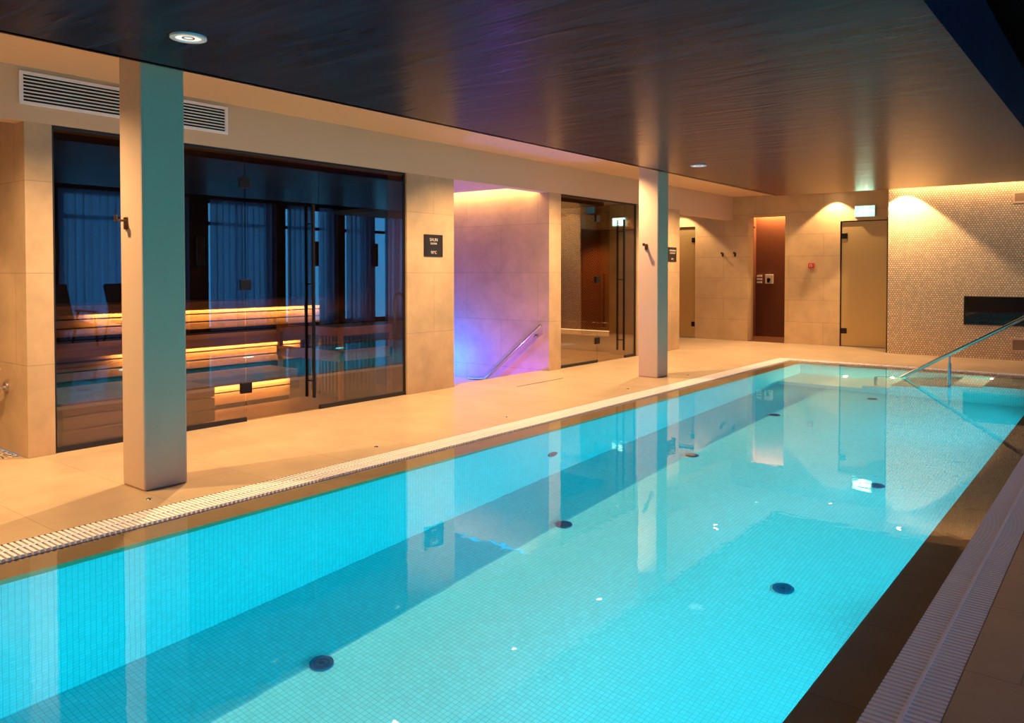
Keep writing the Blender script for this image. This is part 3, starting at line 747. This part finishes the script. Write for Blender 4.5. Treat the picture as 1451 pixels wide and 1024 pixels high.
# exit signs
M['exitg'] = emission('exit_sign_face', (.30, .90, .62), 2.4); M['exitw'] = emission('exit_pictogram', (.9, 1, .95), 9)
T = thing('exit_sign', 'glowing green exit sign above the frosted door', 'exit sign', (-3.52, FY-.04, 2.25))
a = MB(); a.box(-3.69, -3.37, FY-.06, FY, 2.15, 2.34); a.build('housing', M['white'], T, .004, 1)
a = MB(); a.box(-3.68, -3.38, FY-.064, FY-.06, 2.16, 2.33); a.build('lit_face', M['exitg'], T)
a = MB(); f = FY-.066
# running figure, doorway, arrow
a.cyl((-3.575, f, 2.295), (-3.575, f-.002, 2.295), .014, 14)
for p, q, w in (((-3.58, 2.28), (-3.595, 2.235), .010), ((-3.595, 2.235), (-3.57, 2.21), .008), ((-3.57, 2.21), (-3.575, 2.18), .007), ((-3.595, 2.235), (-3.625, 2.205), .008), ((-3.625, 2.205), (-3.65, 2.205), .007), ((-3.58, 2.272), (-3.55, 2.25), .006), ((-3.58, 2.272), (-3.61, 2.26), .006)):
    d = Vector((q[0]-p[0], 0, q[1]-p[1])); l = d.length; d.normalize(); a.obox(((p[0]+q[0])/2, f-.001, (p[1]+q[1])/2), d, (0, 1, 0), Vector((-d.z, 0, d.x)), l/2+w*.5, .001, w)
a.build('running_figure', M['exitw'], T)
a = MB(); a.box(-3.535, -3.475, f-.002, f, 2.18, 2.31); a.build('doorway_symbol', M['exitw'], T)
a = MB(); a.box(-3.455, -3.42, f-.002, f, 2.237, 2.253); a.add([(-3.42, f-.002, 2.275), (-3.42, f-.002, 2.215), (-3.39, f-.002, 2.245)], [(0, 1, 2)]); a.build('arrow_symbol', M['exitw'], T)
light('exit_sign_light', 'AREA', (-3.53, FY-.09, 2.25), .8, (.45, 1, .8), T, shape='RECTANGLE', size=.28, size_y=.15, rot=(-PI/2, 0, 0))

# fire call point
T = thing('fire_call_point', 'small red fire alarm call point on the far wall', 'alarm button', (-4.395, FY-.03, 1.355))
a = MB(); a.box(-4.44, -4.35, FY-.055, FY, 1.31, 1.40); a.build('box', M['red'], T, .005, 2)
a = MB(); a.box(-4.415, -4.375, FY-.058, FY-.055, 1.337, 1.373); a.build('press_plate', M['white'], T)
a = MB(); a.cyl((-4.395, FY-.058, 1.355), (-4.395, FY-.060, 1.355), .012, 14); a.build('press_dot', M['blackp'], T)

# hooks
def hook(loc, d, label):
    """robe hook: d is the outward normal"""
    T = thing('robe_hook', label, 'hook', loc, 'small metal robe hooks'); p = Vector(loc); d = Vector(d); s = d.cross(Vector((0, 0, 1)))
    a = MB(); a.obox(p+d*.005+Vector((0, 0, -.015)), s, d, (0, 0, 1), .018, .005, .035); a.build('back_plate', M['bronze'], T, .002, 1)
    a = MB(); a.obox(p+d*.035, s, d, (0, 0, 1), .016, .03, .006); a.obox(p+d*.062+Vector((0, 0, .012)), s, d, (0, 0, 1), .016, .005, .018); a.build('hook_arm', M['bronze'], T, .002, 1)
hook((-4.60, 2.205, 1.545), (0, -1, 0), 'small metal robe hook on the near column')
hook((-4.575, 8.31, 1.56), (0, -1, 0), 'small metal robe hook on the far column')
hook((-6.01, FY, 1.58), (0, -1, 0), 'left metal robe hook on the far wall beside the shower alcove')
hook((-5.77, FY, 1.58), (0, -1, 0), 'right metal robe hook on the far wall beside the shower alcove')

# air vent in the bulkhead
T = thing('air_vent', 'long white slatted air vent above the sauna glass', 'air vent', (WX, 2.85, 2.47))
y0, y1, z0, z1 = 2.09, 3.61, 2.36, 2.58
a = MB()
for q in ((y0, y1, z0, z0+.022), (y0, y1, z1-.022, z1), (y0, y0+.025, z0+.022, z1-.022), (y1-.025, y1, z0+.022, z1-.022)): a.box(WX, WX+.015, *q)
a.build('vent_frame', M['whitep'], T, .002, 1)
a = MB(); a.box(WX+.0005, WX+.003, y0+.02, y1-.02, z0+.02, z1-.02); a.build('backing', M['dark'], T)
for k in range(7):
    z = z0+.040+k*.0235
    a = MB(); a.obox((WX+.009, (y0+y1)/2, z), (0, 1, 0), (1, 0, .2), (-.2, 0, 1), (y1-y0)/2-.025, .005, .0030); a.build('slat', M['whitep'], T)

# dark fireplace panel and vents in the feature wall
T = thing('wall_fireplace', 'long black glass fireplace panel recessed in the mosaic wall', 'fireplace', (-.94, FEY, .48))
a = MB()
for q in ((-1.985, .1, .48, .492), (-1.985, .1, .883, .895), (-1.985, -1.973, .492, .883), (.088, .1, .492, .883)): a.box(q[0], q[1], FEY-.006, FEY+.115, q[2], q[3])
a.build('frame', M['blackp'], T)
a = MB(); a.box(-1.973, .088, FEY+.10, FEY+.115, .492, .883); a.build('back_panel', M['dark'], T)
a = MB()
for k in range(14):
    x = -1.85+k*.14; a.cyl((x, FEY+.05+random.uniform(-.02, .02), .51+random.random()*.03), (x+.16, FEY+.06, .53+random.random()*.05), .018, 8)
a.build('logs', M['stonep'], T)
a = MB(); a.box(-1.973, .088, FEY+.004, FEY+.010, .492, .883); a.build('front_glass', thin_glass('fire_glass', (.7, .75, .85), 1.5), T)
for z0, z1, w in ((2.215, 2.375, 'upper'), (.12, .315, 'lower')):
    T = thing('wall_hatch', '%s cream framed hatch in the mosaic wall at the right edge' % w, 'access panel', (-1.25, FEY, (z0+z1)/2), 'framed hatches in the mosaic wall')
    a = MB()
    for q in ((-1.395, -.95, z0, z0+.025), (-1.395, -.95, z1-.025, z1), (-1.395, -1.37, z0+.025, z1-.025), (-.975, -.95, z0+.025, z1-.025)): a.box(q[0], q[1], FEY-.008, FEY, q[2], q[3])
    a.build('frame', M['plaster'], T, .002, 1)
    a = MB(); a.box(-1.37, -.975, FEY-.004, FEY, z0+.025, z1-.025); a.build('panel', M['hatch'], T)

# ------------------------------------------------------------------ pool handrail
RY = 10.30
T = thing('pool_handrail', 'steel handrail rising out of the water over the pool stair', 'handrail', (-1.6, RY, PD))
pts = [Vector((-2.50, RY, -.86)), Vector((-2.50, RY, -.24))] + arc((-2.42, RY, -.20), .08, PI, PI/2, 5, (1, 0, 0), (0, 0, 1)) + [Vector((-2.30, RY, -.07)), Vector((-.88, RY, .80))] + arc((-.795, RY, .74), .11, PI*.68, 0, 8, (1, 0, 0), (0, 0, 1)) + [Vector((-.685, RY, .02)), Vector((-.685, RY, -.03))]
a = MB(); a.tube(pts, .021, 16); a.build('rail', M['steel'], T)
a = MB(); a.cyl((-1.70, RY, .28), (-1.70, RY, .19), .010, 14); a.cyl((-1.70, RY, .19), (-1.70, RY, -.47), .019, 16); a.build('post', M['steel'], T)
a = MB(); a.cyl((-1.70, RY, -.47), (-1.70, RY, -.455), .045, 20); a.build('post_flange', M['steel'], T)

# ------------------------------------------------------------------ floor studs and slot drain
for i, y in enumerate((2.15, 3.80, 5.27, 7.34, 8.78, 10.45)):
    x = -4.26
    a = MB(); a.cyl((x, y, 0), (x, y, .004), .017, 20, r1=.013); o = a.build('floor_stud', M['steel']); origin_to(o, (x, y, 0))
    tag(o, 'tiny round steel stud in the deck beside the grate, %s from the camera' % ('first second third fourth fifth sixth'.split()[i]), 'floor stud', 'steel studs in the deck')
a = MB(); a.box(-5.30, -5.285, 6.75, 7.62, .0, .0015); tag(a.build('slot_drain', M['blackp']), 'thin dark slot drain in the deck before the stair opening', 'drain')

# ------------------------------------------------------------------ ceiling fittings
def disc(x, y, label):
    T = thing('ceiling_speaker', label, 'ceiling fitting', (x, y, DZ), 'round white fittings in the dark ceiling')
    a = MB(); a.ring((x, y, DZ), (0, 0, -1), .060, .085, .010, 36); a.build('trim_ring', M['white'], T)
    a = MB(); a.cyl((x, y, DZ+.0), (x, y, DZ-.004), .060, 30); a.build('disc', M['lens'], T)
    a = MB(); a.ring((x, y, DZ-.004), (0, 0, -1), .022, .030, .004, 24); a.build('inner_ring', M['steel'], T)
M['lens'] = plain('brightened_lens', (.75, .80, .80), .2, emit=(1, .9, .75), es=.7)  # glow added to brighten the disc; the fitting itself is off
disc(-3.67, 2.07, 'round white ceiling fitting above the near column')
disc(-3.74, 7.94, 'round white ceiling fitting near the far column')
M['ledspot'] = emission('downlight_lens', (1, .78, .5), 60)
def downlight(x, y, z, label, grp, e=SPOT_W, size=2.35, blend=.95, col=WARM):
    T = thing('downlight', label, 'downlight', (x, y, z), grp)
    a = MB(); a.ring((x, y, z), (0, 0, -1), .032, .045, .006, 28); a.build('trim_ring', M['white'], T)
    a = MB(); a.cyl((x, y, z), (x, y, z-.003), .028, 24); a.build('lens', M['ledspot'], T)
    light('downlight_beam', 'SPOT', (x, y, z-.02), e, col, T, spot_size=size, spot_blend=blend, shadow_soft_size=.012, caustic=True)
for i, y in enumerate((-.25, 1.40, 3.05, 4.65, 6.30, 7.95, 9.60, 11.25, 12.9)):
    downlight(-4.99, y, CZ, 'small bright recessed downlight over the deck, %s in the row from the camera' % ('first second third fourth fifth sixth seventh eighth ninth'.split()[i]), 'row of downlights over the deck', SPOT_W if y < 12 else 60)
downlight(-4.0, 13.60, CZ, 'recessed downlight washing the far wall beside the exit sign', 'downlights washing the far walls', 110, 1.75, .25)
downlight(-2.78, 12.88, CZ, 'recessed downlight washing the left end of the mosaic wall', 'downlights washing the far walls', 230, 1.75, .2)
downlight(-6.85, 13.45, CZ, 'recessed downlight in the far left corner by the frosted door', 'downlights washing the far walls', 100, 1.75, .25)
for y, w in ((-.3, 'nearest the camera side'), (1.2, 'above the handrail end')): downlight(-6.6, y, 2.305, 'recessed downlight in the left recess, ' + w, 'downlights in the left recess', 40, 1.75, .25)
for y, w in ((-1.5, 'first'), (1.5, 'second'), (4.5, 'third'), (7.5, 'fourth'), (10.5, 'fifth')): downlight(1.3, y, RZ, 'added unseen fill light in the raised ceiling by the windows, %s of that row' % w, 'added fill lights in the raised ceiling', 22, 2.2, .6, (1, .42, .16))  # out-of-view row added to brighten the right deck
